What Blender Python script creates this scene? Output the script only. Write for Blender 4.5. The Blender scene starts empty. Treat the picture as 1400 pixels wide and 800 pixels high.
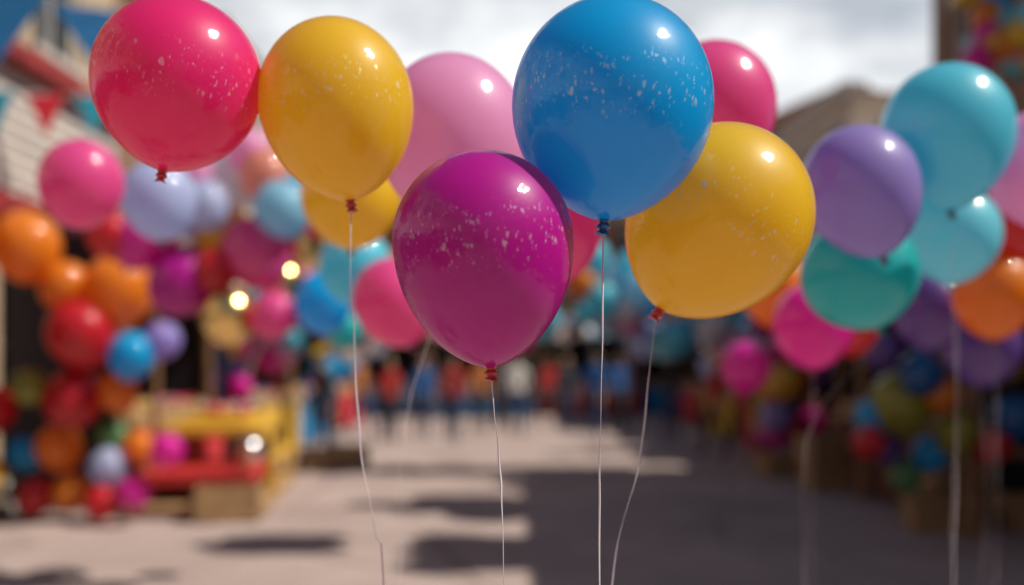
import bpy, bmesh, math, random
from mathutils import Vector, Matrix, noise
random.seed(11)
scene = bpy.context.scene
R = math.radians

# ------------------------------------------------------------------ helpers
def link(o, parent=None):
    scene.collection.objects.link(o)
    if parent: o.parent = parent
    return o
def empty(name, loc=(0,0,0), rz=0.0):
    e = bpy.data.objects.new(name, None); e.empty_display_size = .2
    e.location = loc; e.rotation_euler = (0,0,rz)
    return link(e)
def meshobj(name, verts, faces, mats, parent=None, loc=(0,0,0), smooth=False, midx=None):
    me = bpy.data.meshes.new(name); me.from_pydata(verts, [], faces); me.update()
    for m in (mats if isinstance(mats,(list,tuple)) else [mats]): me.materials.append(m)
    if midx:
        for p,i in zip(me.polygons, midx): p.material_index = i
    if smooth:
        for p in me.polygons: p.use_smooth = True
    o = bpy.data.objects.new(name, me); o.location = loc
    return link(o, parent)
def boxes(name, bl, mat, parent=None, bevel=0.0):
    v=[];f=[]
    for (x0,x1,y0,y1,z0,z1) in bl:
        n=len(v)
        v += [(x0,y0,z0),(x1,y0,z0),(x1,y1,z0),(x0,y1,z0),(x0,y0,z1),(x1,y0,z1),(x1,y1,z1),(x0,y1,z1)]
        f += [(n,n+3,n+2,n+1),(n+4,n+5,n+6,n+7),(n,n+1,n+5,n+4),(n+1,n+2,n+6,n+5),(n+2,n+3,n+7,n+6),(n+3,n,n+4,n+7)]
    o = meshobj(name, v, f, mat, parent)
    if bevel:
        b=o.modifiers.new("bevel","BEVEL"); b.width=bevel; b.segments=2
    return o

# ------------------------------------------------------------------ materials
_mc = {}
def surf(name, col, rough=.8, var=.25, scale=3.0, bump=.15, metal=0.0, col2=None, bscale=None):
    key=(name,tuple(col),rough,scale)
    if key in _mc: return _mc[key]
    m=bpy.data.materials.new(name); m.use_nodes=True; nt=m.node_tree; b=nt.nodes["Principled BSDF"]
    tc=nt.nodes.new("ShaderNodeTexCoord")
    n=nt.nodes.new("ShaderNodeTexNoise"); n.inputs["Scale"].default_value=scale; n.inputs["Detail"].default_value=8; n.inputs["Roughness"].default_value=.65
    nt.links.new(tc.outputs["Object"], n.inputs["Vector"])
    cr=nt.nodes.new("ShaderNodeValToRGB")
    c2 = col2 or [c*(1-var*1.3) for c in col]
    cr.color_ramp.elements[0].position=.3; cr.color_ramp.elements[0].color=(*c2,1)
    cr.color_ramp.elements[1].position=.7; cr.color_ramp.elements[1].color=(*[min(1,c*(1+var*.5)) for c in col],1)
    nt.links.new(n.outputs["Fac"], cr.inputs["Fac"]); nt.links.new(cr.outputs["Color"], b.inputs["Base Color"])
    b.inputs["Roughness"].default_value=rough; b.inputs["Metallic"].default_value=metal
    if bump:
        n2=nt.nodes.new("ShaderNodeTexNoise"); n2.inputs["Scale"].default_value=bscale or scale*8; n2.inputs["Detail"].default_value=5
        nt.links.new(tc.outputs["Object"], n2.inputs["Vector"])
        bp=nt.nodes.new("ShaderNodeBump"); bp.inputs["Strength"].default_value=bump; bp.inputs["Distance"].default_value=.02
        nt.links.new(n2.outputs["Fac"], bp.inputs["Height"]); nt.links.new(bp.outputs["Normal"], b.inputs["Normal"])
    _mc[key]=m; return m
_lc={}
def latex(col, trans=.45, rough=.42, painted_glint=0.0):
    key=(tuple(col),trans,painted_glint)
    if key in _lc: return _lc[key]
    m=bpy.data.materials.new("latex"); m.use_nodes=True; nt=m.node_tree; L=nt.links; b=nt.nodes["Principled BSDF"]; out=nt.nodes["Material Output"]
    tc=nt.nodes.new("ShaderNodeTexCoord")
    n=nt.nodes.new("ShaderNodeTexNoise"); n.inputs["Scale"].default_value=1.3; n.inputs["Detail"].default_value=2
    L.new(tc.outputs["Object"], n.inputs["Vector"])
    mx=nt.nodes.new("ShaderNodeMix"); mx.data_type='RGBA'
    mx.inputs[6].default_value=(*[c*.93 for c in col],1); mx.inputs[7].default_value=(*[min(.97,c*1.06) for c in col],1)
    L.new(n.outputs["Fac"], mx.inputs[0]); base=mx.outputs[2]
    b.inputs["Roughness"].default_value=rough
    b.inputs["IOR"].default_value=1.4
    b.inputs["Coat Weight"].default_value=1.0; b.inputs["Coat Roughness"].default_value=.03; b.inputs["Coat IOR"].default_value=1.62
    n2=nt.nodes.new("ShaderNodeTexNoise"); n2.inputs["Scale"].default_value=11.0; n2.inputs["Detail"].default_value=3
    L.new(tc.outputs["Object"], n2.inputs["Vector"])
    bp=nt.nodes.new("ShaderNodeBump"); bp.inputs["Strength"].default_value=.07; bp.inputs["Distance"].default_value=.02
    L.new(n2.outputs["Fac"], bp.inputs["Height"]); L.new(bp.outputs["Normal"], b.inputs["Coat Normal"])
    t=nt.nodes.new("ShaderNodeBsdfTranslucent"); L.new(base, t.inputs["Color"])
    ms=nt.nodes.new("ShaderNodeMixShader"); ms.inputs[0].default_value=trans
    if painted_glint:
        # broken street reflections painted into the latex colour as a belt of pale specks
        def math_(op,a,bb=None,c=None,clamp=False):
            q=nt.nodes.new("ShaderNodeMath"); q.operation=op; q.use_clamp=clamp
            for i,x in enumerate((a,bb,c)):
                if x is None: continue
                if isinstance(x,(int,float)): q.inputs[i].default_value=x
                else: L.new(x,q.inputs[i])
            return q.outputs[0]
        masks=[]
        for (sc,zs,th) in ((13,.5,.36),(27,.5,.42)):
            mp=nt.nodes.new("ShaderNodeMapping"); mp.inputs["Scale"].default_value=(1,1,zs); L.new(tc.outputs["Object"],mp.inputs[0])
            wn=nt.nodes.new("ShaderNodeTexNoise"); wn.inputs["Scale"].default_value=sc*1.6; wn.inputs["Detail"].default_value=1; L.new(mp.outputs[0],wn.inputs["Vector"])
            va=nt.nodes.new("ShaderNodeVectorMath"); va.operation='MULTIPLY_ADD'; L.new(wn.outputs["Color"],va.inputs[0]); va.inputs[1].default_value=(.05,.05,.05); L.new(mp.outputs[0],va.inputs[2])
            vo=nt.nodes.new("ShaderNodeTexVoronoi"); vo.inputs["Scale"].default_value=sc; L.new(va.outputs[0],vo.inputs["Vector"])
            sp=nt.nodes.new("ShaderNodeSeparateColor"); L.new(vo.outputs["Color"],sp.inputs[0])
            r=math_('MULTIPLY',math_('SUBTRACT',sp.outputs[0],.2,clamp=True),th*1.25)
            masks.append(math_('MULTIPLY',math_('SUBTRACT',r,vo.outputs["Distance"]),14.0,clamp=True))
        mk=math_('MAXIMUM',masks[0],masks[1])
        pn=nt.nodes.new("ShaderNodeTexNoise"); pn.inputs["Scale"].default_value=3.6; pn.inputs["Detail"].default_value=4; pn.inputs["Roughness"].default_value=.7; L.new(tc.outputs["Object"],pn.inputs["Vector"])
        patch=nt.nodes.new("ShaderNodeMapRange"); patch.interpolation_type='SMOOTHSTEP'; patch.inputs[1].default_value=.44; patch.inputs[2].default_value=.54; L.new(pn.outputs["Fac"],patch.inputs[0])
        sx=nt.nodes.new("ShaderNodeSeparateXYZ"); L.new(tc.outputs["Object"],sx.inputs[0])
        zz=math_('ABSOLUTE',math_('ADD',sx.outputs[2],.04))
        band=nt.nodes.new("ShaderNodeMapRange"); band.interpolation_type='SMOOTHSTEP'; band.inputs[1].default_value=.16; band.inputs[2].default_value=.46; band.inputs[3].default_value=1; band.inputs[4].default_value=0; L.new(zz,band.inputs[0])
        fac=math_('MULTIPLY',math_('MULTIPLY',mk,patch.outputs[0]),math_('MULTIPLY',band.outputs[0],painted_glint))
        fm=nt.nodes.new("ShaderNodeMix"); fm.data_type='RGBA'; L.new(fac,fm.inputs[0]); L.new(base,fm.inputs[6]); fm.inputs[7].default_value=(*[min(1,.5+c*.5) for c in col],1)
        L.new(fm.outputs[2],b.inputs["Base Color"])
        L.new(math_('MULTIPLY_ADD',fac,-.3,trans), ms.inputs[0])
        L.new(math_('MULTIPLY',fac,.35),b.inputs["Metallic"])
    else:
        L.new(base, b.inputs["Base Color"])
    L.new(b.outputs[0], ms.inputs[1]); L.new(t.outputs[0], ms.inputs[2]); L.new(ms.outputs[0], out.inputs["Surface"])
    _lc[key]=m; return m

C = dict(
 redpink=(.93,.03,.26), yellow=(.98,.66,.035), ltpink=(.96,.46,.76), magenta=(.66,.008,.42), blue=(.0,.50,.95),
 pink=(.94,.12,.42), purple=(.45,.36,.80), teal=(.15,.74,.90), aqua=(.26,.80,.95), green=(.02,.60,.62),
 red=(.74,.015,.03), orange=(.94,.30,.015), gold=(.96,.62,.06), lav=(.58,.66,.95), white=(.86,.84,.88), olive=(.42,.40,.05),
 peach=(.94,.40,.30), dkpurple=(.18,.09,.38), hot=(.88,.02,.48), ltblue=(.36,.72,.94), leaf=(.16,.38,.16), dkblue=(.0,.15,.45))

# ------------------------------------------------------------------ balloon mesh (unit radius, origin at widest point)
_bm={}
def balloon_mesh(col, kcol, up, low, hi, painted_glint=0.0):
    key=(col,kcol,round(up,2),round(low,2),hi,painted_glint)
    if key in _bm: return _bm[key]
    seg,nu,nl=(72,26,40) if hi else (28,9,14)
    prof=[]
    for i in range(1,nu+1):
        a=math.pi/2*i/nu; prof.append((math.sin(a), up*math.cos(a)))
    for i in range(1,nl):
        s=math.sin(math.pi/2*i/nl)
        r=(1-s**2.05)**.60
        if r<.075: break
        prof.append((r,-low*s))
    nbody=len(prof)
    zb=-low
    prof += [(.058,zb-.005),(.046,zb-.022),(.056,zb-.034),(.070,zb-.048),(.073,zb-.062),(.060,zb-.078),(.040,zb-.088),(.042,zb-.098),(.056,zb-.114),(.070,zb-.130),(.075,zb-.135),(.066,zb-.134),(.028,zb-.110)]
    v=[(0,0,up)]; f=[]; mi=[]
    for j,(r,z) in enumerate(prof):
        for i in range(seg):
            a=2*math.pi*i/seg
            rr=r
            if j>=nbody+7: rr=r*(1+.15*math.sin(3*a+1)+.07*math.sin(7*a)); 
            elif j>=nbody+1: rr=r*(1+.07*math.sin(2*a+z*60))
            v.append((rr*math.cos(a), rr*math.sin(a), z + (.012*math.sin(2*a) if j>=nbody+8 else 0)))
    for i in range(seg):
        f.append((0,1+i,1+(i+1)%seg)); mi.append(0)
    for j in range(len(prof)-1):
        a0=1+j*seg; b0=a0+seg
        for i in range(seg):
            f.append((a0+i,b0+i,b0+(i+1)%seg,a0+(i+1)%seg)); mi.append(0 if j<nbody-1 else 1)
    f.append(tuple(1+(len(prof)-1)*seg+i for i in range(seg))[::-1]); mi.append(1)
    me=bpy.data.meshes.new("balloon"); me.from_pydata(v,[],f); me.update()
    if col in ("silver","goldfoil"):
        fm=surf("foil_balloon_"+col,(.92,.92,.94) if col=="silver" else (.95,.66,.25),.2,.02,4,0,metal=1)
        me.materials.append(fm); me.materials.append(fm)
    else:
        me.materials.append(latex(C[col],painted_glint=painted_glint)); kc=C[kcol] if kcol else [c*.45 for c in C[col]]
        me.materials.append(latex([c*.7 for c in kc],.05))
    for p,i in zip(me.polygons,mi): p.material_index=i; p.use_smooth=True
    _bm[key]=me; return me

ribbon_mat = surf("ribbon",(.80,.76,.86),.25,.05,30,0)
def ribbon(pts, w, parent, name="ribbon_string", twist=9.0, wob=.004, n=140):
    P=[Vector(p) for p in pts]; P=[P[0]*2-P[1]]+P+[P[-1]*2-P[-2]]
    cs=[]; m=len(P)-3; ph=random.uniform(0,6)
    for i in range(n+1):
        t=i/n*m; k=min(int(t),m-1); u=t-k
        a,b,c,d=P[k:k+4]
        q=.5*((2*b)+(c-a)*u+(2*a-5*b+4*c-d)*u*u+(3*b-3*c+d-a)*u**3)
        e=min(1,i/n*8)
        q+=Vector((wob*e*math.sin(i*.11+ph)+wob*.4*e*math.sin(i*.37+ph), wob*e*math.cos(i*.09+ph),0))
        cs.append(q)
    v=[];f=[]
    for i,q in enumerate(cs):
        a=ph+i/n*twist
        d=Vector((math.cos(a),math.sin(a),0))*w*.5*(.75 if i%2 else .8)
        nrm=Vector((-d.y,d.x,0))*.35
        v+=[q-d,q+nrm,q+d,q-nrm]
        if i:
            o=4*(i-1)
            for s in range(4): f.append((o+s,o+(s+1)%4,o+4+(s+1)%4,o+4+s))
    return meshobj(name,v,f,ribbon_mat,parent,smooth=True)

weight_mat=surf("foil_weight",(.7,.5,.6),.25,.2,12,.4,metal=.8)
def weight(x,y,z,parent):
    v=[];f=[];seg=16;pr=[(.0,0),(.035,.0),(.045,.02),(.04,.045),(.014,.06),(.012,.066),(.03,.09),(.0,.07)]
    for r,zz in pr:
        for i in range(seg):
            a=2*math.pi*i/seg; rr=r*(1+.12*math.sin(5*a)); v.append((x+rr*math.cos(a),y+rr*math.sin(a),z+zz))
    for j in range(len(pr)-1):
        for i in range(seg): f.append((j*seg+i,j*seg+(i+1)%seg,(j+1)*seg+(i+1)%seg,(j+1)*seg+i))
    meshobj("balloon_weight",v,f,weight_mat,parent,smooth=True)

def balloon(loc, r, col, kcol=None, up=1.03, low=1.2, tilt=0, pitch=0, string=None, hi=False, w=.0036, wob=.004, painted_glint=0.0, spin=None):
    o=bpy.data.objects.new("latex_body", balloon_mesh(col,kcol,up,low,hi,painted_glint))
    M=Matrix.Translation(loc)@Matrix.Rotation(R(tilt),4,'Y')@Matrix.Rotation(R(pitch),4,'X')@Matrix.Rotation(random.uniform(0,6) if spin is None else spin,4,'Z')@Matrix.Scale(r,4)
    e=bpy.data.objects.new("balloon",None); e.location=loc; link(e)
    link(o,e); o.matrix_parent_inverse=Matrix.Translation(loc).inverted(); o.matrix_basis=M
    if string is not None:
        k=M@Vector((0,0,-low-.088))
        pts=[k]+([Vector(p) for p in string] if string else [])
        if len(pts)==1:
            dx=random.uniform(-.04,.04)
            pts+= [Vector((k.x+dx,k.y,k.z*.6)),Vector((k.x-dx*.5,k.y+.02,k.z*.3))]
        last=pts[-1]
        end=Vector((last.x+random.uniform(-.03,.03),last.y,.07)); pts.append(end)
        ribbon([p-Vector(loc) for p in pts], w, e, wob=wob)
        weight(end.x-loc[0],end.y-loc[1],-loc[2],e)
    return e

def cluster(name, items, origin=(0,0,0)):
    e=empty(name,origin)
    for (x,y,z,r,col) in items:
        b=bpy.data.objects.new("balloon_part",balloon_mesh(col,None,1.03,1.18,False))
        b.location=(x-origin[0],y-origin[1],z-origin[2]); b.scale=(r,r,r)
        b.rotation_euler=(R(random.uniform(-35,35)),R(random.uniform(-35,35)),random.uniform(0,6)); link(b,e)
    return e

# ------------------------------------------------------------------ hero balloons
balloon((.137,1.361,1.858),.137,"blue","dkblue",1.04,1.17,tilt=4,string=[(.122,1.365,1.45),(.120,1.37,1.2),(.12,1.37,.6)],hi=True,wob=.0008,painted_glint=.85)
balloon((-.038,1.307,1.663),.1185,"magenta","red",1.0,1.40,tilt=-3.5,string=[(-.018,1.307,1.38),(-.010,1.307,1.212),(-.005,1.307,.6)],hi=True,wob=.0008,painted_glint=.8)
balloon((-.511,1.524,1.935),.1265,"redpink","red",1.0,1.10,tilt=10,hi=True,painted_glint=.6)
balloon((-.276,1.565,1.914),.1205,"yellow","red",1.08,1.30,tilt=-8,string=[(-.252,1.565,1.60),(-.242,1.565,1.40),(-.213,1.565,1.24),(-.204,1.565,1.14),(-.2,1.565,.5)],hi=True,w=.0034,wob=.002,painted_glint=.8,spin=2.0)
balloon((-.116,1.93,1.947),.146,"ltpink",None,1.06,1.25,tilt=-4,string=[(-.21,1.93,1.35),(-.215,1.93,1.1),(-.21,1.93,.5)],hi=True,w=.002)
balloon((.319,1.524,1.728),.139,"yellow","red",1.03,1.22,tilt=33,string=[(.205,1.524,1.44),(.190,1.524,1.33),(.158,1.524,1.20),(.13,1.524,.9),(.12,1.524,.4)],hi=True,wob=.001,painted_glint=.8)
balloon((.44,2.18,2.068),.136,"pink",None,hi=True)
balloon((.0735,2.38,1.85),.145,"pink",None,hi=True)
# ------------------------------------------------------------------ softer balloons around them
balloon((.8075,2.31,1.9165),.133,"purple",None,1.06,1.3,tilt=-18,hi=True)
balloon((1.04,2.38,2.06),.152,"teal",None,1.05,1.25,tilt=-3,hi=True,string=[(1.055,2.38,1.7),(1.06,2.38,1.2),(1.05,2.38,.5)],w=.002)
balloon((1.385,3.13,1.914),.145,"aqua",None,low=1.1,string=[(1.40,3.13,1.5),(1.39,3.13,1.0)],hi=True,w=.003)
balloon((.95,2.72,1.75),.158,"green",None,1.0,1.0,tilt=-20,hi=True,string=[(.81,2.72,1.3),(.80,2.72,.8)],w=.002)
balloon((1.314,2.45,1.995),.136,"ltpink",None,hi=True)
balloon((1.82,3.67,2.03),.142,"red")
balloon((-.462,2.86,1.99),.143,"yellow",None,hi=True,low=1.1)
balloon((-.62,3.95,1.9),.142,"teal")
balloon((-.42,3.54,1.734),.147,"pink",tilt=-20)
balloon((-.955,5.04,1.826),.145,"blue")
balloon((1.11,3.67,1.657),.145,"hot",string=[],w=.002)
balloon((1.53,4.5,1.70),.135,"red")
balloon((1.777,3.67,1.77),.150,"orange",string=[],w=.0024)
balloon((1.71,4.08,1.735),.150,"dkpurple")
balloon((2.06,4.36,1.60),.165,"dkpurple",string=[],w=.0024)
balloon((-1.53,3.54,2.155),.145,"pink",tilt=8)
balloon((-1.40,3.95,2.165),.146,"lav",tilt=-5)
balloon((1.22,4.6,1.86),.16,"orange")
balloon((1.36,5.8,1.50),.14,"hot",string=[],w=.0024)

# ------------------------------------------------------------------ balloon displays; layout in display units
def display(name, Y, unit, rows, jy=.35):
    items=[]
    for (a,u,d,col) in rows:
        y=Y+random.uniform(-jy,jy); s=y/Y
        items.append((a*unit*s, y, 1.5+(u*unit)*s, d*unit*.5*s, col))
    return cluster(name, items, (rows[0][0]*unit,Y,0))
display("balloon_garland",6.8,.5,[(-3.87,2.50,.85,"white"),(-3.35,2.60,.72,"peach"),(-3.15,2.15,.75,"ltblue"),(-3.88,1.78,.74,"yellow"),(-4.45,1.72,.70,"silver"),
 (-5.05,1.75,.82,"hot"),(-5.5,1.8,.62,"red"),(-3.5,1.55,.95,"pink"),(-2.85,1.73,.56,"goldfoil"),(-3.15,1.15,.62,"goldfoil"),(-3.87,.68,.76,"goldfoil"),(-4.5,1.15,.88,"magenta"),
 (-3.25,.7,.62,"pink"),(-2.6,.85,.7,"blue"),(-2.3,.5,.5,"green"),(-4.2,2.2,.7,"lav"),(-3.6,2.95,.6,"ltpink"),(-2.9,2.4,.6,"ltblue"),(-4.4,2.65,.6,"ltpink"),(-2.65,2.1,.6,"pink"),
 (-4.05,1.3,.6,"red")],.25)
display("balloon_garland",9.53,.7,[(-6.65,1.65,.92,"orange"),(-6.1,1.10,.66,"orange"),(-5.37,1.05,.95,"orange"),(-5.9,.45,.9,"red"),(-6.6,-.28,.48,"olive"),(-6.0,-.45,.78,"red"),
 (-5.4,-.35,.54,"orange"),(-5.2,.15,.62,"blue"),(-4.78,.35,.5,"purple"),(-6.68,-1.2,.46,"blue"),(-6.2,-1.12,.62,"orange"),(-6.5,-1.78,.5,"red"),(-6.02,-1.72,.5,"orange"),
 (-5.52,-1.37,.5,"lav"),(-5.62,-1.87,.44,"red"),(-5.18,-1.73,.46,"hot"),(-4.72,-1.15,.45,"hot"),(-5.45,-.95,.4,"leaf"),(-5.1,-1.1,.42,"orange"),
 (-7.1,-.6,.6,"red"),(-7.2,-1.5,.5,"gold")],.25)
display("balloon_garland",8.2,.6,[(5.35,-.50,.85,"olive"),(6.80,-.03,.42,"goldfoil"),(5.62,-.10,.60,"dkblue"),(6.1,-.9,.6,"olive"),(5.75,-1.2,.5,"blue"),(5.15,-1.12,.45,"dkpurple"),
 (4.95,-.7,.5,"blue"),(5.4,-1.5,.45,"leaf"),(6.45,.3,.8,"dkpurple"),(5.1,.2,.5,"dkpurple"),(6.6,-1.1,.5,"red"),(4.9,-1.05,.45,"red"),(5.9,-.4,.5,"orange"),(6.9,-.7,.6,"dkblue"),(6.2,.9,.6,"peach")],.3)

# balloon arch across the street
items=[]
cols=["ltblue","teal","aqua","white","blue","ltblue","orange","pink","ltpink","gold","lav","blue","hot","silver","teal","goldfoil"]
for i in range(130):
    t=random.uniform(-1,1)
    x=t*4.1; zc=2.55-.5*t*t
    items.append((x+random.gauss(0,.1),14+random.uniform(-.5,.5),zc+random.uniform(-.6,.5),random.uniform(.15,.27),random.choice(cols)))
for s in (-1,1):
    for i in range(26):
        items.append((s*random.uniform(3.6,4.3),14+random.uniform(-.3,.3),random.uniform(.25,2.0),random.uniform(.14,.24),random.choice(["red","hot","dkblue","orange","purple","gold"])))
arch=cluster("balloon_arch",items,(0,14,0))
metal=surf("painted_steel",(.35,.35,.37),.45,.2,6,.05)
v=[];f=[];N=24
for i in range(N+1):
    a=math.pi*i/N; x=4.0*math.cos(a); z=2.45*min(1,math.sin(a)*1.6)
    for s in range(8):
        b=2*math.pi*s/8; v.append((x+.03*math.cos(b)*math.cos(a),.03*math.sin(b),z+.03*math.cos(b)*math.sin(a)))
for i in range(N):
    for s in range(8): f.append((i*8+s,i*8+(s+1)%8,(i+1)*8+(s+1)%8,(i+1)*8+s))
meshobj("arch_frame",v,f,metal,arch,smooth=True)
for (x,y,z,n,sp,cs) in [(-4.6,19,3.2,16,.8,["teal","ltblue","pink","gold"]),(4.9,19,3.0,18,.9,["hot","lav","teal","orange"]),(-3.6,24,2.6,14,.8,["white","peach","red"]),
                        (3.6,17,1.9,14,.7,["ltpink","lav","blue","orange"]),(-3.0,16.5,1.7,9,.5,["gold","red","blue"]),(5.3,12.8,3.3,14,.7,["teal","aqua","dkblue"]),(3.9,15.5,.9,14,.7,["red","orange","olive","dkblue"])]:
    cluster("shadow_balloon_bunch",[(x+random.gauss(0,sp*.45),y+random.gauss(0,sp*.4),max(.25,z+random.gauss(0,sp*.45)),random.uniform(.15,.24),random.choice(cs)) for _ in range(n)],(x,y,0))
def stack(x,y,z0,z1,rad,n):  # unseen rooftop balloons added to shape the shadow edge on the street
    return cluster("shadow_balloon_column",[(x+random.gauss(0,rad*.4),y+random.gauss(0,rad*.5),random.uniform(z0,z1),random.uniform(.2,.3),random.choice(list(C))) for _ in range(n)],(x,y,z0))
stack(5.75,9.9,6.9,8.5,.75,75)
stack(5.75,7.5,6.9,7.9,.55,45)
stack(6.0,12.0,6.9,7.4,.6,24)

# ------------------------------------------------------------------ ground, pavement
gm=bpy.data.materials.new("street_paving"); gm.use_nodes=True; nt=gm.node_tree; b=nt.nodes["Principled BSDF"]
tc=nt.nodes.new("ShaderNodeTexCoord")
n1=nt.nodes.new("ShaderNodeTexNoise"); n1.inputs["Scale"].default_value=.7; n1.inputs["Detail"].default_value=9; n1.inputs["Roughness"].default_value=.62
n2=nt.nodes.new("ShaderNodeTexNoise"); n2.inputs["Scale"].default_value=55; n2.inputs["Detail"].default_value=6
vo=nt.nodes.new("ShaderNodeTexVoronoi"); vo.feature='DISTANCE_TO_EDGE'; vo.inputs["Scale"].default_value=.45
for x in (n1,n2,vo): nt.links.new(tc.outputs["Object"],x.inputs["Vector"])
cr=nt.nodes.new("ShaderNodeValToRGB"); cr.color_ramp.elements[0].position=.3; cr.color_ramp.elements[0].color=(.33,.255,.235,1); cr.color_ramp.elements[1].position=.7; cr.color_ramp.elements[1].color=(.50,.395,.365,1)
nt.links.new(n1.outputs["Fac"],cr.inputs["Fac"])
cr2=nt.nodes.new("ShaderNodeValToRGB"); cr2.color_ramp.elements[0].position=.35; cr2.color_ramp.elements[0].color=(.78,.78,.78,1); cr2.color_ramp.elements[1].position=.55; cr2.color_ramp.elements[1].color=(1,1,1,1)
nt.links.new(n2.outputs["Fac"],cr2.inputs["Fac"])
cr3=nt.nodes.new("ShaderNodeValToRGB"); cr3.color_ramp.elements[0].color=(.55,.55,.55,1); cr3.color_ramp.elements[1].position=.012; cr3.color_ramp.elements[1].color=(1,1,1,1)
nt.links.new(vo.outputs["Distance"],cr3.inputs["Fac"])
def mul(a,c):
    m=nt.nodes.new("ShaderNodeMix"); m.data_type='RGBA'; m.blend_type='MULTIPLY'; m.inputs[0].default_value=1
    nt.links.new(a,m.inputs[6]); nt.links.new(c,m.inputs[7]); return m.outputs[2]
nt.links.new(mul(mul(cr.outputs[0],cr2.outputs[0]),cr3.outputs[0]),b.inputs["Base Color"]); b.inputs["Roughness"].default_value=.95
b.inputs["Specular IOR Level"].default_value=.05
bp=nt.nodes.new("ShaderNodeBump"); bp.inputs["Strength"].default_value=.35; bp.inputs["Distance"].default_value=.01
nt.links.new(n2.outputs["Fac"],bp.inputs["Height"]); nt.links.new(bp.outputs["Normal"],b.inputs["Normal"])
meshobj("ground",[(-400,-400,0),(400,-400,0),(400,400,0),(-400,400,0)],[(0,1,2,3)],gm)
slab=surf("pavement_slab",(.30,.27,.25),.85,.2,2,.2)
boxes("pavement",[(-9,-5.05,-24,44,.002,.12)],slab,None,.015)
boxes("pavement",[(5.45,12,-24,44,.002,.12)],slab,None,.015)

# ------------------------------------------------------------------ buildings
glass=surf("window_glass",(.03,.04,.05),.06,.3,1,0)
frame_m=surf("window_frame",(.62,.58,.52),.5,.15,5,.1)
dark=surf("interior_shade",(.018,.014,.02),.9,.4,2,.1)  # near-black colour standing in for the shade inside the stalls
roof_m=surf("roof_tiles",(.26,.13,.09),.8,.35,4,.4)
wood=surf("wood",(.34,.19,.09),.6,.4,5,.25)
wood2=surf("pale_wood",(.46,.29,.14),.6,.3,5,.25)
red_trim=surf("red_trim",(.36,.03,.03),.6,.3)
HP=math.pi/2
def building(name, loc, rz, W, H, wall, storeys=2, gf=3.2, shop=True, nb=None, awn=None, pitched=False, trim=None, slats=False, D=7):
    e=empty(name,loc,rz)
    nb=nb or max(2,int(W/2.2)); bw=W/nb; sh=(H-gf)/max(1,storeys-1) if storeys>1 else H-gf
    wl=[];gl=[];fr=[];sl=[]
    t=.22
    def floor(z0,z1,ww,s0,s1):
        wl.append((0,W,0,t,z0,s0)); wl.append((0,W,0,t,s1,z1))
        x=0
        for i in range(nb):
            c=(i+.5)*bw; a=c-ww/2; bb=c+ww/2
            wl.append((x,a,0,t,s0,s1)); x=bb
            gl.append((a,bb,t-.05,t-.03,s0,s1))
            fr.extend([(a,a+.07,.06,.13,s0,s1),(bb-.07,bb,.06,.13,s0,s1),(a+.07,bb-.07,.06,.13,s0,s0+.07),(a+.07,bb-.07,.06,.13,s1-.07,s1),(c-.025,c+.025,.07,.12,s0+.07,s1-.07),
                       (a+.07,c-.025,.07,.12,(s0+s1)/2+.2,(s0+s1)/2+.24),(c+.025,bb-.07,.07,.12,(s0+s1)/2+.2,(s0+s1)/2+.24)])
            sl.append((a-.08,bb+.08,-.09,-.003,s0-.09,s0))
            sl.append((a-.06,bb+.06,-.05,-.003,s1,s1+.14))
        wl.append((x,W,0,t,s0,s1))
    if shop: floor(0,gf,bw*.78,.35,gf-.55)
    else: floor(0,gf,1.1,1.0,gf-.7)
    for s in range(storeys-1):
        z0=gf+s*sh; floor(z0,z0+sh,min(1.1,bw*.5),z0+.85 + (.95 if slats else 0),z0+sh-.45)
    boxes("walls",wl,wall,e)
    boxes("body",[(.002,W-.002,t,D,0,H-.002)],wall,e)
    boxes("windows",gl,glass,e); boxes("window_frames",fr,frame_m,e); boxes("sills",sl,trim or frame_m,e)
    boxes("cornice",[(-.08,W+.08,-.16,.3,H,H+.16),(-.14,W+.14,-.26,.36,H+.16,H+.26),(-.03,W+.03,-.10,-.003,gf-.28,gf-.06)],trim or frame_m,e,.01)
    c=(nb//2+.5)*bw
    boxes("door",[(c-.5,c-.03,t-.12,t-.07,.13,2.25),(c+.03,c+.5,t-.12,t-.07,.13,2.25),(c-.03,c+.03,t-.13,t-.06,.13,2.25)],wood,e,.01)
    if slats:
        L=[]; z=gf+.02
        while z<gf+1.35:
            L.append((.05,W-.05,-.06,-.004,z,z+.115)); z+=.15
        boxes("clapboards",L,slats,e,.006)
        boxes("fascia",[(-.02,W+.02,-.30,-.07,gf-.22,gf+.0),(-.02,W+.02,-.26,-.07,gf+1.40,gf+1.56)],red_trim,e,.01)
    if pitched:
        v=[(-.2,-.35,H+.27),(W+.2,-.35,H+.27),(W+.2,D+.2,H+.27),(-.2,D+.2,H+.27),(-.2,D/2,H+1.9),(W+.2,D/2,H+1.9)]
        meshobj("roof",v,[(0,1,5,4),(2,3,4,5),(0,4,3),(1,2,5),(0,3,2,1)],roof_m,e)
        boxes("chimney",[(W*.3,W*.3+.6,D/2-.3,D/2+.3,H+1.2,H+2.7)],wall,e,.02)
    else:
        boxes("roof",[(.1,W-.1,.4,D-.1,H+.002,H+.1)],roof_m,e)
    if awn:
        n=int(W/.25); v=[];f=[];mi=[]
        for i in range(n+1):
            x=.1+(W-.2)*i/n
            v+=[(x,-.02,gf-.1),(x,-.75,gf-.32),(x,-1.3,gf-.62),(x,-1.31,gf-.86)]
        for i in range(n):
            for k in range(3): f.append((i*4+k,i*4+4+k,i*4+5+k,i*4+1+k)); mi.append(i%2)
        meshobj("awning",v,f,[awn,surf("white_canvas",(.72,.69,.64),.85,.1,3,.1)],e,midx=mi)
    return e
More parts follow.
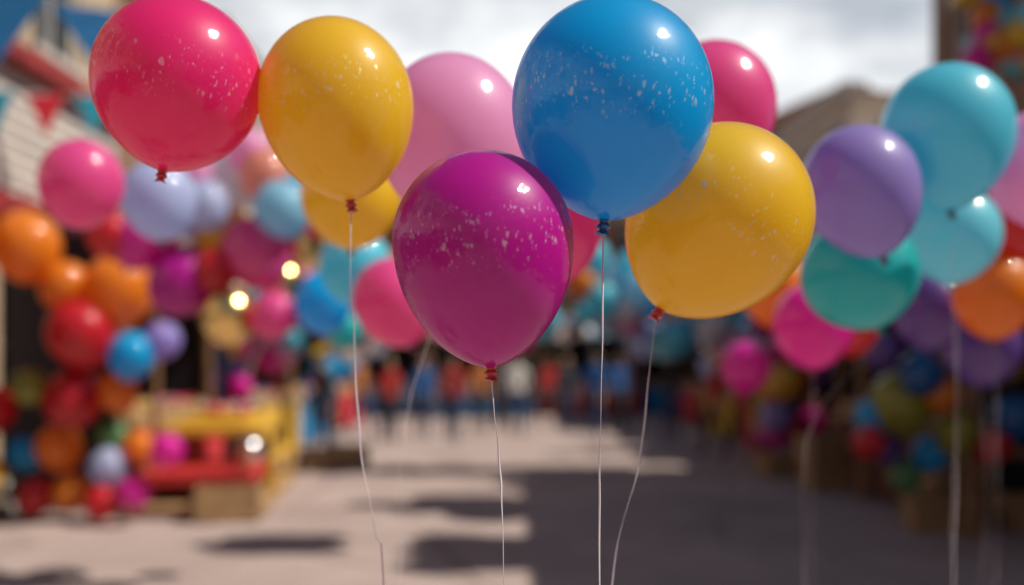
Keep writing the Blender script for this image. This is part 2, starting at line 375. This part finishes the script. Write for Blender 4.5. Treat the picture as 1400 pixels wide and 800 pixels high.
stucco=surf("beige_stucco",(.50,.38,.26),.9,.2,1.2,.3)
cream=surf("cream_stucco",(.62,.50,.37),.9,.2,1.2,.3)
brick=surf("brown_brick",(.30,.17,.11),.9,.4,2.5,.4)
terra=surf("terracotta_stucco",(.45,.21,.12),.9,.3,1.2,.3)
ochre=surf("ochre_stucco",(.54,.36,.17),.9,.25,1.2,.3)
white_p=surf("white_boards",(.66,.60,.55),.7,.15,3,.1)
cb=surf("blue_canvas",(.02,.22,.48),.85,.15,3,.1); cred=surf("red_canvas",(.55,.03,.04),.85,.15,3,.1); ctl=surf("teal_canvas",(.03,.36,.42),.85,.15,3,.1); cye=surf("yellow_canvas",(.75,.45,.04),.85,.15,3,.1)
building("shop_building",(-5.2,6.5,0),HP,6.5,7.2,stucco,slats=white_p)
building("brick_building",(-6.2,13.2,0),HP,8.2,7.6,brick,awn=cred,pitched=True)
building("stucco_building",(-6.4,21.6,0),HP,9.0,8.8,cream,storeys=3,awn=cb)
building("stucco_building",(-6.2,30.8,0),HP,12.0,8.0,ochre,storeys=3,pitched=True)
building("brick_building",(5.7,13.5,0),-HP,9.3,6.6,brick,awn=None)
building("stucco_building",(8.0,22.2,0),-HP,8.5,6.4,cream,awn=ctl)
building("stucco_building",(7.6,31.2,0),-HP,8.8,7.6,cream,storeys=3,awn=cred)
building("stucco_building",(7.2,44,0),-HP,12.5,8.6,terra,storeys=3,pitched=True)
building("town_hall",(-8,46,0),0,17,8.2,terra,storeys=3,pitched=True)
# the street behind the camera
building("stucco_building",(-6.4,-5.4,0),HP,11.5,7.4,cream,awn=cb)
building("stucco_building",(-6.6,-19.5,0),HP,13.8,8.4,terra,storeys=3,awn=cye)
building("stucco_building",(10,3.8,0),-HP,10.5,6.0,cream,awn=cred)
building("stucco_building",(9.5,-7,0),-HP,12,7.0,ochre,awn=cb)
building("stucco_building",(9,-24,0),math.pi,18,8,terra,storeys=3,awn=ctl)

# ------------------------------------------------------------------ market stalls
def ico(bm,c,r,mi,sub=1,sz=1.0):
    n=len(bm.faces)
    bmesh.ops.create_icosphere(bm,subdivisions=sub,radius=r,matrix=Matrix.Translation(c)@Matrix.Diagonal((1,1,sz,1)))
    bm.faces.ensure_lookup_table()
    for f in bm.faces[n:]: f.material_index=mi; f.smooth=True
fruitm=[surf("goods_red",(.55,.03,.03),.5,.2,8,0),surf("goods_yellow",(.72,.42,.04),.5,.2,8,0),surf("goods_blue",(.03,.2,.55),.5,.2,8,0),surf("goods_pink",(.75,.08,.3),.5,.2,8,0)]
wcan=surf("white_canvas",(.72,.69,.64),.85,.1,3,.1)
def stall(loc,rz,W=2.6,D=1.4,canopy=cb,cloth=cred,hgt=2.5,sides=True):
    e=empty("market_stall",loc,rz)
    boxes("posts",[(x,x+.08,y,y+.08,0,hgt+(.35 if y>D/2 else 0)) for x in (0,W-.08) for y in (0,D-.08)]+[(.08,W-.08,0.01,.07,hgt-.1,hgt-.02),(.08,W-.08,D-.07,D-.01,hgt+.2,hgt+.28)],wood,e,.008)
    boxes("counter",[(.0,W,-.12,.75,.84,.90)],wood2,e,.01)
    n=26; v=[];f=[]
    for i in range(n+1):
        x=.03+(W-.06)*i/n; o=.015*math.sin(i*1.9)
        v+=[(x,-.13+o,.84),(x,-.14+o*2,.05)]
        if i: f.append((2*i-2,2*i,2*i+1,2*i-1))
    meshobj("skirt_cloth",v,f,cloth,e,smooth=True)
    boxes("shade_back_sheet",[(.09,W-.09,D-.04,D-.02,.05,hgt+.2)],dark,e)
    if sides: boxes("shade_side_sheets",[(x,x+.02,.09,D-.09,.05,hgt+.05) for x in (.02,W-.05)],dark,e)  # side sheets coloured near-black to give the stall its interior shade
    n=int(W/.2); v=[];f=[];mi=[]
    for i in range(n*4+1):
        x=-.15+(W+.3)*i/(n*4); sc=.22-.08*abs(math.cos(math.pi*i/4))
        sag=.03*math.sin(math.pi*i/(n*4))
        v+=[(x,D+.02,hgt+.42-sag),(x,-.35,hgt+.02-sag),(x,-.38,hgt+.02-sc)]
        if i:
            for k in range(2): f.append((3*i-3+k,3*i+k,3*i+1+k,3*i-2+k)); mi.append(((i-1)//4)%2)
    meshobj("canopy",v,f,[canopy,wcan],e,midx=mi)
    bm=bmesh.new(); L=[]
    for j in range(int(W/.55)):
        x0=.08+j*.55; L+=[(x0,x0+.48,.0,.03,.905,1.06),(x0,x0+.48,.42,.45,.905,1.10),(x0,x0+.03,.03,.42,.905,1.06),(x0+.45,x0+.48,.03,.42,.905,1.06)]
        for a in range(14): ico(bm,Vector((x0+.08+random.random()*.32,.07+random.random()*.3,1.0+random.random()*.08)),.045,j%4)
    me=bpy.data.meshes.new("goods"); bm.to_mesh(me); bm.free()
    for m in fruitm: me.materials.append(m)
    link(bpy.data.objects.new("goods",me),e); boxes("crates",L,wood2,e)
    return e
dcan=surf("dark_canvas",(.10,.03,.04),.85,.2)
stall((-4.0,10.3,0),HP,3.0,1.05,dcan,cred,2.75); stall((-3.9,14.8,0),HP,2.8,1.4,cb,cye); stall((-4.1,18.6,0),HP,2.8,1.4,cred,cb); stall((-4.1,23,0),HP,3,1.4,cye,cred)
stall((4.2,12.9,0),-HP,3.2,1.3,ctl,surf("brown_cloth",(.15,.06,.04),.9,.3)); stall((4.3,18.0,0),-HP,2.8,1.5,cb,cred); stall((4.5,22.5,0),-HP,2.8,1.5,cred,cye); stall((4.7,27,0),-HP,2.8,1.5,ctl,cred)
stall((-5.6,29.5,0),0,3,1.5,cye,cb); stall((-2.4,29,0),0,3,1.5,cred,cb); stall((.8,30,0),0,3,1.5,cb,cred); stall((4.0,30.5,0),0,3,1.5,ctl,cb)
stall((-4.2,-4,0),HP,2.8,1.6,cye,cred); stall((-4.2,-9,0),HP,2.8,1.6,cb,cred); stall((5.6,-2,.0),-HP,2.8,1.6,cred,cb); stall((5.6,-7,0),-HP,2.8,1.6,ctl,cye)
e=empty("shade_backdrop",(-5.15,10.12,0),0)  # dark backdrop added as interior shade behind the left garland
boxes("shade_panels",[(0,1.12,0,.03,.08,2.9)],dark,e); boxes("shade_backdrop_rails",[(-.0,1.14,-.03,-.003,2.9,3.0),(1.12,1.18,-.03,.03,0,2.9)],wood,e,.006)

# tiered display stand in front of the left stall
e=empty("display_stand",(-3.35,10.3,0),.12)
boxes("platform",[(-.5,.85,-.6,2.6,.02,.10)]+[(-.5+i*.27,-.5+i*.27+.25,-.62,2.62,.103,.13) for i in range(5)],wood2,e,.006)
boxes("legs",[(x,x+.06,y,y+.06,.132,.74) for x in (-.4,.6) for y in (-.3,2.2)],wood,e,.005)
boxes("red_tier",[(-.45,.72,-.4,1.0,.30,.44)],fruitm[0],e,.02)
boxes("yellow_tier",[(-.35,.70,.3,2.35,.745,.86),(-.2,.5,.6,2.0,.863,.93)],fruitm[1],e,.02)
boxes("yellow_bench",[(.74,.84,.4,2.3,.44,.50),(.74,.84,.4,.5,.132,.437),(.74,.84,2.2,2.3,.132,.437)],fruitm[1],e,.01)
bm=bmesh.new()
for a in range(30): ico(bm,Vector((-.15+random.random()*.6,.65+random.random()*1.3,.985+random.random()*.03)),.06,random.randint(0,3))
me=bpy.data.meshes.new("goods"); bm.to_mesh(me); bm.free(); [me.materials.append(m) for m in fruitm]; link(bpy.data.objects.new("toys",me),e)
# foil balls on the stand catch the sun
sb=bpy.data.objects.new("foil_balloon",balloon_mesh("silver",None,1.03,1.18,False)); sb.location=(.62,.0,.62); sb.scale=(.13,.13,.13); link(sb,e)

def crate(loc,rz,w=.6,d=.42,h=.32):
    e=empty("wooden_crate",loc,rz); L=[]
    for k in range(3):
        z=.02+k*h/3
        L+=[(0,w,0,.018,z,z+h/3-.025),(0,w,d-.018,d,z,z+h/3-.025),(0,.018,.018,d-.018,z,z+h/3-.025),(w-.018,w,.018,d-.018,z,z+h/3-.025)]
    L+=[(a,a+.03,b_,b_+.03,0,h) for a in (.02,w-.05) for b_ in (.02,d-.05)]+[(.02,w-.02,.02,d-.02,.005,.018)]
    boxes("slats",L,wood2,e,.003)
for (x,y,z,r) in [(4.0,9.4,0,.2),(4.0,9.4,.33,.1),(3.6,8.9,0,-.1),(4.5,8.9,0,.1),(-3.0,9.4,0,.2),(3.6,11.9,0,.1),(3.6,11.9,.33,.3),(-2.9,13.9,0,.5),(-2.7,14.5,0,.1),(3.4,13.2,0,.2)]:
    crate((x,y,z),r)
e=empty("timber_frame",(4.0,9.0,0),.0)
boxes("uprights",[(-.05,.05,2.3,2.4,0,2.9),(-.05,.05,-.4,-.3,0,2.9),(.9,1.0,-.4,-.3,0,2.9)],wood,e,.01)
boxes("rails",[(-.04,.04,-.3,2.3,2.5,2.6),(.05,.9,-.39,-.31,2.5,2.6),(-.04,.04,-.3,2.3,.9,.98),(.05,.9,-.39,-.31,.7,.78)],wood,e,.01)
boxes("shade_sheet",[(.1,1.6,.9,.92,.05,2.6)],dark,e)  # near-black sheet put in as the shade of the stall interior

# ------------------------------------------------------------------ bunting
def bunting(name,p0,p1,n,w,h,mats,sag=.25,foil=False):
    e=empty(name,p0); P0=Vector(p0);P1=Vector(p1); v=[];f=[];mi=[]
    def pt(t): return P0.lerp(P1,t)+Vector((0,0,-sag*4*t*(1-t)))-P0
    pv=[];pf=[]
    K=40
    for i in range(K+1):
        q=pt(i/K)
        for s in range(4): 
            a=s*HP; pv.append(q+(Vector((0,math.cos(a)*.006,math.sin(a)*.006)) if abs((P1-P0).x)>abs((P1-P0).y) else Vector((math.cos(a)*.006,0,math.sin(a)*.006))))
        if i:
            for s in range(4): pf.append(((i-1)*4+s,(i-1)*4+(s+1)%4,i*4+(s+1)%4,i*4+s))
    meshobj("cord",pv,pf,white_p,e)
    d=(P1-P0).normalized(); side=Vector((-d.y,d.x,0))
    for i in range(n):
        c=pt((i+.5)/n)
        b0=len(v)
        k=random.randrange(len(mats)) if foil else i%len(mats)
        if foil:
            sw=random.uniform(-1.2,1.2); dd=d*math.cos(sw)+side*math.sin(sw)
            hh=h*random.uniform(.6,1.5); nn=Vector((-dd.y,dd.x,0))
            tl=random.uniform(-1.1,1.1); dn=Vector((0,0,-math.cos(tl)))+nn*math.sin(tl)
            tl2=tl+random.uniform(-.5,.5); dn2=Vector((0,0,-math.cos(tl2)))+nn*math.sin(tl2)
            mid=c+dn*hh*.5; tip=mid+dn2*hh*.5
        else:
            # pennants turned a little by the breeze
            sw=random.uniform(-.75,-.45); dd=d*math.cos(sw)+side*math.sin(sw); tip=c+Vector((0,0,-h)); mid=(c+tip)/2
        v+=[c-dd*w/2,c+dd*w/2,mid+dd*w/4,mid-dd*w/4,tip]; f+=[(b0,b0+1,b0+2,b0+3),(b0+3,b0+2,b0+4)]; mi+=[k,k]
    meshobj("flags",v,f,mats,e,midx=mi)
    return e
fb=surf("flag_teal",(.01,.30,.42),.8,.1); fr_=surf("flag_red",(.62,.01,.03),.8,.1); fbl=surf("flag_blue",(.01,.16,.40),.8,.1); fw=surf("flag_white",(.8,.78,.75),.8,.05)
bunting("bunting",(-5.2,7.7,3.72),(-3.7,10.35,4.30),6,.33,.40,[fb,fr_],.04)
bunting("bunting",(-5.0,8.6,5.0),(-3.7,10.35,5.1),2,1.0,.75,[fbl,fbl],.05)
e=empty("bunting_pole",(-3.7,10.35,0)); 
bm=bmesh.new(); bmesh.ops.create_cone(bm,segments=16,radius1=.04,radius2=.03,depth=5.1,matrix=Matrix.Translation((0,0,2.55)),cap_ends=True); bmesh.ops.create_cone(bm,segments=20,radius1=.18,radius2=.14,depth=.12,matrix=Matrix.Translation((0,0,.06)),cap_ends=True); bmesh.ops.create_icosphere(bm,subdivisions=2,radius=.06,matrix=Matrix.Translation((0,0,5.13)))
me=bpy.data.meshes.new("pole"); bm.to_mesh(me); bm.free(); me.materials.append(wood); link(bpy.data.objects.new("pole",me),e)
bunting("added_cable",(-5.2,7.95,5.7),(5.7,7.95,5.8),0,.2,.2,[fb],.3)  # unseen cable added to carry the shadow-casting bunch
cluster("shadow_balloon_bunch",[(1.95+random.uniform(-.33,.33),7.9+random.uniform(-.3,.3),5.05+random.gauss(0,.12),.2,random.choice(["pink","yellow","blue","red","teal"])) for _ in range(30)],(1.95,7.9,5.0))  # unseen bunch hung overhead to drop a round shadow on the street
cluster("shadow_balloon_bunch",[(4.9+random.gauss(0,.18),9.7+random.gauss(0,.2),4.75+random.gauss(0,.3),.15,random.choice(["pink","yellow","blue","orange","aqua","hot"])) for _ in range(28)],(5.0,9.7,4.8))
boxes("added_bracket",[(4.95,5.66,9.67,9.72,4.75,4.80),(5.6,5.66,9.6,9.79,4.4,4.95)],metal)
# unseen foil tags and balls added behind the camera to glint in the balloons
foil=[surf("reflector_foil_silver",(.95,.95,.97),.22,.03,9,.3,metal=1),surf("reflector_foil_gold",(.98,.8,.45),.28,.03,9,.3,metal=1),surf("reflector_foil_pink",(.98,.6,.75),.28,.03,9,.3,metal=1),fw,fr_]
for (y,z,sg,n) in [(-2.6,2.9,.4,130),(-4.2,3.4,.6,130),(-6.4,3.9,.8,130)]:
    bunting("foil_reflector_bunting",(-6.3,y,z),(8.4,y+random.uniform(-.6,.6),z+.3),n,.12,.17,foil,sg,foil=True)
fball=[surf("reflector_ball_silver",(.97,.97,.98),.27,.02,9,0,metal=1),surf("reflector_ball_gold",(1,.85,.55),.27,.02,9,0,metal=1),surf("reflector_ball_pink",(1,.65,.8),.27,.02,9,0,metal=1)]
for (y,zt,n) in [(-1.1,2.35,46),(-1.7,2.7,60),(-2.3,2.9,70),(-3.1,3.2,80),(-4.0,3.5,80)]:  # unseen foil balls hung as reflectors for sun glints in the balloons
    e=empty("foil_reflector_balls",(0,y,zt)); bm=bmesh.new(); reflector_cords=[]
    for i in range(n):
        x=random.uniform(-4.6,5.2); g=noise.noise(Vector((x*1.1,y,3)))
        drop=.12+abs(random.gauss(0,.35))+max(0,g)*.9; drop=min(drop,zt-1.25)
        r=random.uniform(.022,.045)*(1+abs(y)*.12)
        yy=random.uniform(-.12,.12)
        for q in range(random.choice((1,1,2,3))):
            ico(bm,Vector((x+random.uniform(-.02,.02),yy,-drop+q*r*2.6)),r,random.choice((0,0,0,1,2)),2)
        reflector_cords.append((x-.001,x+.001,yy-.001,yy+.001,-drop,-.002))
    me=bpy.data.meshes.new("balls"); bm.to_mesh(me); bm.free(); [me.materials.append(m) for m in fball]; link(bpy.data.objects.new("balls",me),e)
    boxes("reflector_cords",reflector_cords+[(-6.3,9.0,-.12,-.117,-.002,.002)],white_p,e)
for (x,y,z) in [(-3.5,-3,2.0),(3.2,-4,2.0),(-1.6,-6.5,2.2),(1.8,-7.5,2.3),(5,-3.5,2.3),(-5,-7,2.6),(.5,-10,2.4)]:
    cluster("shadow_balloon_bunch",[(x+random.gauss(0,.35),y+random.gauss(0,.35),z+random.gauss(0,.35),random.uniform(.13,.2),random.choice(["white","pink","yellow","aqua","silver","ltpink","silver"])) for _ in range(18)],(x,y,0))

# ------------------------------------------------------------------ people
skin_m=[surf("skin",(.50,.29,.20),.55,.1,6,0),surf("skin_dark",(.22,.12,.08),.55,.1,6,0)]
hairm=[surf("hair",(.03,.02,.015),.5,.3,20,.2),surf("hair_fair",(.22,.13,.06),.5,.3,20,.2)]
eye_m=surf("eye",(.02,.02,.02),.2,.1,5,0)
shoe=surf("shoe",(.04,.035,.03),.5,.2,9,.1)
def person(loc,rz,shirt,trouser,stride=.12,h=1.0,arm=.15,female=False):
    sw=.165 if female else .19
    J={ 'pel':(0,0,.95,.14,.105),'sp':(0,0,1.12,.125 if not female else .11,.095),'ch':(0,.0,1.32,.155 if not female else .135,.11),'nb':(0,.01,1.45,.075,.07),'nk':(0,0,1.51,.052,.052),
        'hb':(0,-.01,1.57,.066,.078),'hm':(0,-.005,1.645,.078,.098),'ht':(0,0,1.715,.055,.07)}
    E=[('pel','sp'),('sp','ch'),('ch','nb'),('nb','nk'),('nk','hb'),('hb','hm'),('hm','ht')]
    for s,n in ((-1,'L'),(1,'R')):
        st=s*stride; lift=max(0,st)*.12
        J.update({'hip'+n:(s*.09,0,.87,.085,.09),'kn'+n:(s*.095,-st*.6-.02,.49+lift,.056,.06),'an'+n:(s*.095,-st*.95+ .03,.085+lift,.037,.042),'to'+n:(s*.105,-st*.95-.13,.042+lift*.5,.036,.03),
          'sh'+n:(s*sw,.01,1.39,.06,.058),'el'+n:(s*(sw+.055),st*arm*3+.03,1.13,.042,.042),'wr'+n:(s*(sw+.05),st*arm*5-.06,.90,.028,.026),'ha'+n:(s*(sw+.045),st*arm*5-.09,.82,.036,.022),
          'f1'+n:(s*(sw+.03),st*arm*5-.115,.75,.012,.01),'f2'+n:(s*(sw+.055),st*arm*5-.10,.745,.012,.01),'th'+n:(s*(sw+.01),st*arm*5-.125,.81,.011,.011)})
        E+=[('pel','hip'+n),('hip'+n,'kn'+n),('kn'+n,'an'+n),('an'+n,'to'+n),('ch','sh'+n),('sh'+n,'el'+n),('el'+n,'wr'+n),('wr'+n,'ha'+n),('ha'+n,'f1'+n),('ha'+n,'f2'+n),('ha'+n,'th'+n)]
    ks=list(J); me=bpy.data.meshes.new("p"); me.from_pydata([J[k][:3] for k in ks],[(ks.index(a),ks.index(b)) for a,b in E],[])
    o=bpy.data.objects.new("tmp",me); link(o)
    sm=o.modifiers.new("s","SKIN"); sm.use_smooth_shade=True
    for i,k in enumerate(ks):
        sv=me.skin_vertices[0].data[i]; sv.radius=J[k][3:5]; sv.use_root=(k=='pel')
    ss=o.modifiers.new("ss","SUBSURF"); ss.levels=2; ss.render_levels=2
    dg=bpy.context.evaluated_depsgraph_get(); src=bpy.data.meshes.new_from_object(o.evaluated_get(dg)); bpy.data.objects.remove(o)
    bm=bmesh.new(); bm.from_mesh(src)
    for f in bm.faces:
        c=f.calc_center_median(); f.smooth=True
        if c.z>1.47: f.material_index = 3 if (c.z>1.70 or (c.z>(1.50 if female else 1.59) and c.y>.015)) else 0
        elif abs(c.x)>sw-.02 and c.z<(1.12 if female else .90) and c.z>.7: f.material_index=0
        elif c.z<.085: f.material_index=4
        elif c.z<.93 : f.material_index=2
        else: f.material_index=1
    for s in (-1,1):
        ico(bm,Vector((s*.03,-.098,1.64)),.010,5,2); ico(bm,Vector((s*.082,.0,1.625)),.018,0,2,1.5)
    ico(bm,Vector((0,-.112,1.612)),.014,0,2,1.5); ico(bm,Vector((0,-.098,1.575)),.012,6,2,.5)
    ico(bm,Vector((0,.018,1.672)),.094,3,3,.95)
    if female: ico(bm,Vector((0,.07,1.56)),.075,3,3,1.5)
    m2=bpy.data.meshes.new("person")
    for m in (random.choice(skin_m),shirt,trouser,random.choice(hairm),shoe,eye_m,surf("lips",(.4,.12,.1),.5,.1,5,0)): m2.materials.append(m)
    bm.to_mesh(m2); bm.free()
    p=bpy.data.objects.new("person",m2); p.location=loc; p.rotation_euler=(0,0,rz); p.scale=(h,h,h); link(p)
sh=dict(r=surf("shirt_red",(.5,.03,.03),.85,.15,9,.2),b=surf("shirt_blue",(.03,.14,.40),.85,.15,9,.2),w=surf("shirt_white",(.7,.68,.64),.85,.1,9,.2),o=surf("shirt_orange",(.6,.2,.05),.85,.15,9,.2),
        n=surf("denim",(.03,.05,.12),.85,.2,12,.2),k=surf("black_cloth",(.03,.03,.035),.85,.2,12,.2),p=surf("shirt_pink",(.65,.2,.3),.85,.1,9,.2))
for (x,y,a,s,t,fe) in [(-3.3,17.2,.3,'b','n',0),(-2.35,19,3.3,'r','k',1),(-1.85,20.5,.2,'b','n',0),(-1.15,19.2,3.0,'r','n',0),(-.7,22,.1,'o','k',1),(-2.8,23,2.6,'p','n',1),(.1,21.2,3.4,'w','n',0),(.9,24,.4,'r','k',0),
      (1.7,20.6,2.9,'b','n',1),(2.4,22.5,.3,'b','k',0),(3.1,19.5,1.2,'k','n',0),(-1.6,25,.0,'w','k',0),(.5,26,3.2,'k','n',1),(2.9,25.5,.5,'p','n',1),(-3.2,21,1.4,'o','n',0),(-3.0,15.8,-1.2,'k','n',0),(-.2,25.4,.3,'b','n',0),(3.3,16.2,-1.6,'r','k',1),
      (1.2,22.3,.2,'k','n',0),(-.3,23.5,3.1,'k','k',0),(2.1,24.2,2.8,'n','n',0),(-2.2,26.5,.2,'n','k',1),(1.5,27,.1,'n','n',0),(-3.9,26,1,'k','n',0),
      (-2.2,-4.5,2.9,'w','n',0),(1.5,-5.5,3.4,'r','k',1),(.1,-8,3.1,'b','n',0),(3.4,-6.5,2.7,'p','n',1),(-3.2,-8,3.5,'o','k',0)]:
    person((x,y,0),a,sh[s],sh[t],random.uniform(.08,.24),random.uniform(.94,1.05),female=bool(fe))

# ------------------------------------------------------------------ light
el=R(52); azx,azy=math.cos(R(-7)),math.sin(R(-7))
d=Vector((math.cos(el)*azx,math.cos(el)*azy,math.sin(el)))
sun=bpy.data.lights.new("sun","SUN"); sun.energy=5.0; sun.angle=R(.5); sun.color=(1,.93,.81)
so=bpy.data.objects.new("sun",sun); so.rotation_euler=d.to_track_quat('Z','Y').to_euler(); so.location=(8,-3,12); link(so)
w=bpy.data.worlds.new("World"); scene.world=w; w.use_nodes=True; nt=w.node_tree; bg=nt.nodes["Background"]
sky=nt.nodes.new("ShaderNodeTexSky"); sky.sky_type='NISHITA'; sky.sun_disc=False; sky.sun_elevation=el; sky.sun_rotation=math.atan2(d.x,d.y)
sky.air_density=1.0; sky.dust_density=.7
tc=nt.nodes.new("ShaderNodeTexCoord"); mp=nt.nodes.new("ShaderNodeMapping"); mp.inputs["Scale"].default_value=(1,1,2.2); mp.inputs["Location"].default_value=(.35,.2,.1)
nz=nt.nodes.new("ShaderNodeTexNoise"); nz.inputs["Scale"].default_value=3.2; nz.inputs["Detail"].default_value=9; nz.inputs["Roughness"].default_value=.55
nt.links.new(tc.outputs["Generated"],mp.inputs[0]); nt.links.new(mp.outputs[0],nz.inputs["Vector"])
# bright cloud bank low over the far end of the street (+Y), clear sky elsewhere
sx=nt.nodes.new("ShaderNodeSeparateXYZ"); nt.links.new(tc.outputs["Generated"],sx.inputs[0])
mr=nt.nodes.new("ShaderNodeMapRange"); mr.interpolation_type='SMOOTHSTEP'; mr.inputs[1].default_value=.6; mr.inputs[2].default_value=.95; mr.inputs[3].default_value=-.35; mr.inputs[4].default_value=.23
nt.links.new(sx.outputs[1],mr.inputs[0])
ad=nt.nodes.new("ShaderNodeMath"); ad.operation='ADD'; nt.links.new(nz.outputs["Fac"],ad.inputs[0]); nt.links.new(mr.outputs[0],ad.inputs[1])
cr=nt.nodes.new("ShaderNodeValToRGB"); cr.color_ramp.elements[0].position=.46; cr.color_ramp.elements[1].position=.78
nt.links.new(ad.outputs[0],cr.inputs[0])
mx=nt.nodes.new("ShaderNodeMix"); mx.data_type='RGBA'; mx.inputs[7].default_value=(20,20.2,20.2,1)
nt.links.new(cr.outputs[0],mx.inputs[0]); nt.links.new(sky.outputs[0],mx.inputs[6]); nt.links.new(mx.outputs[2],bg.inputs[0]); bg.inputs[1].default_value=.06

# ------------------------------------------------------------------ camera
cam=bpy.data.cameras.new("camera"); cam.lens=35; cam.sensor_width=36; cam.shift_y=.0714; cam.clip_end=1500; cam.clip_start=.05
cam.dof.use_dof=True; cam.dof.focus_distance=1.34; cam.dof.aperture_fstop=1.2
co=bpy.data.objects.new("camera",cam); co.location=(0,0,1.5); co.rotation_euler=(R(90),0,0); link(co); scene.camera=co
scene.view_settings.view_transform='Standard'; scene.view_settings.look='None'; scene.view_settings.exposure=0
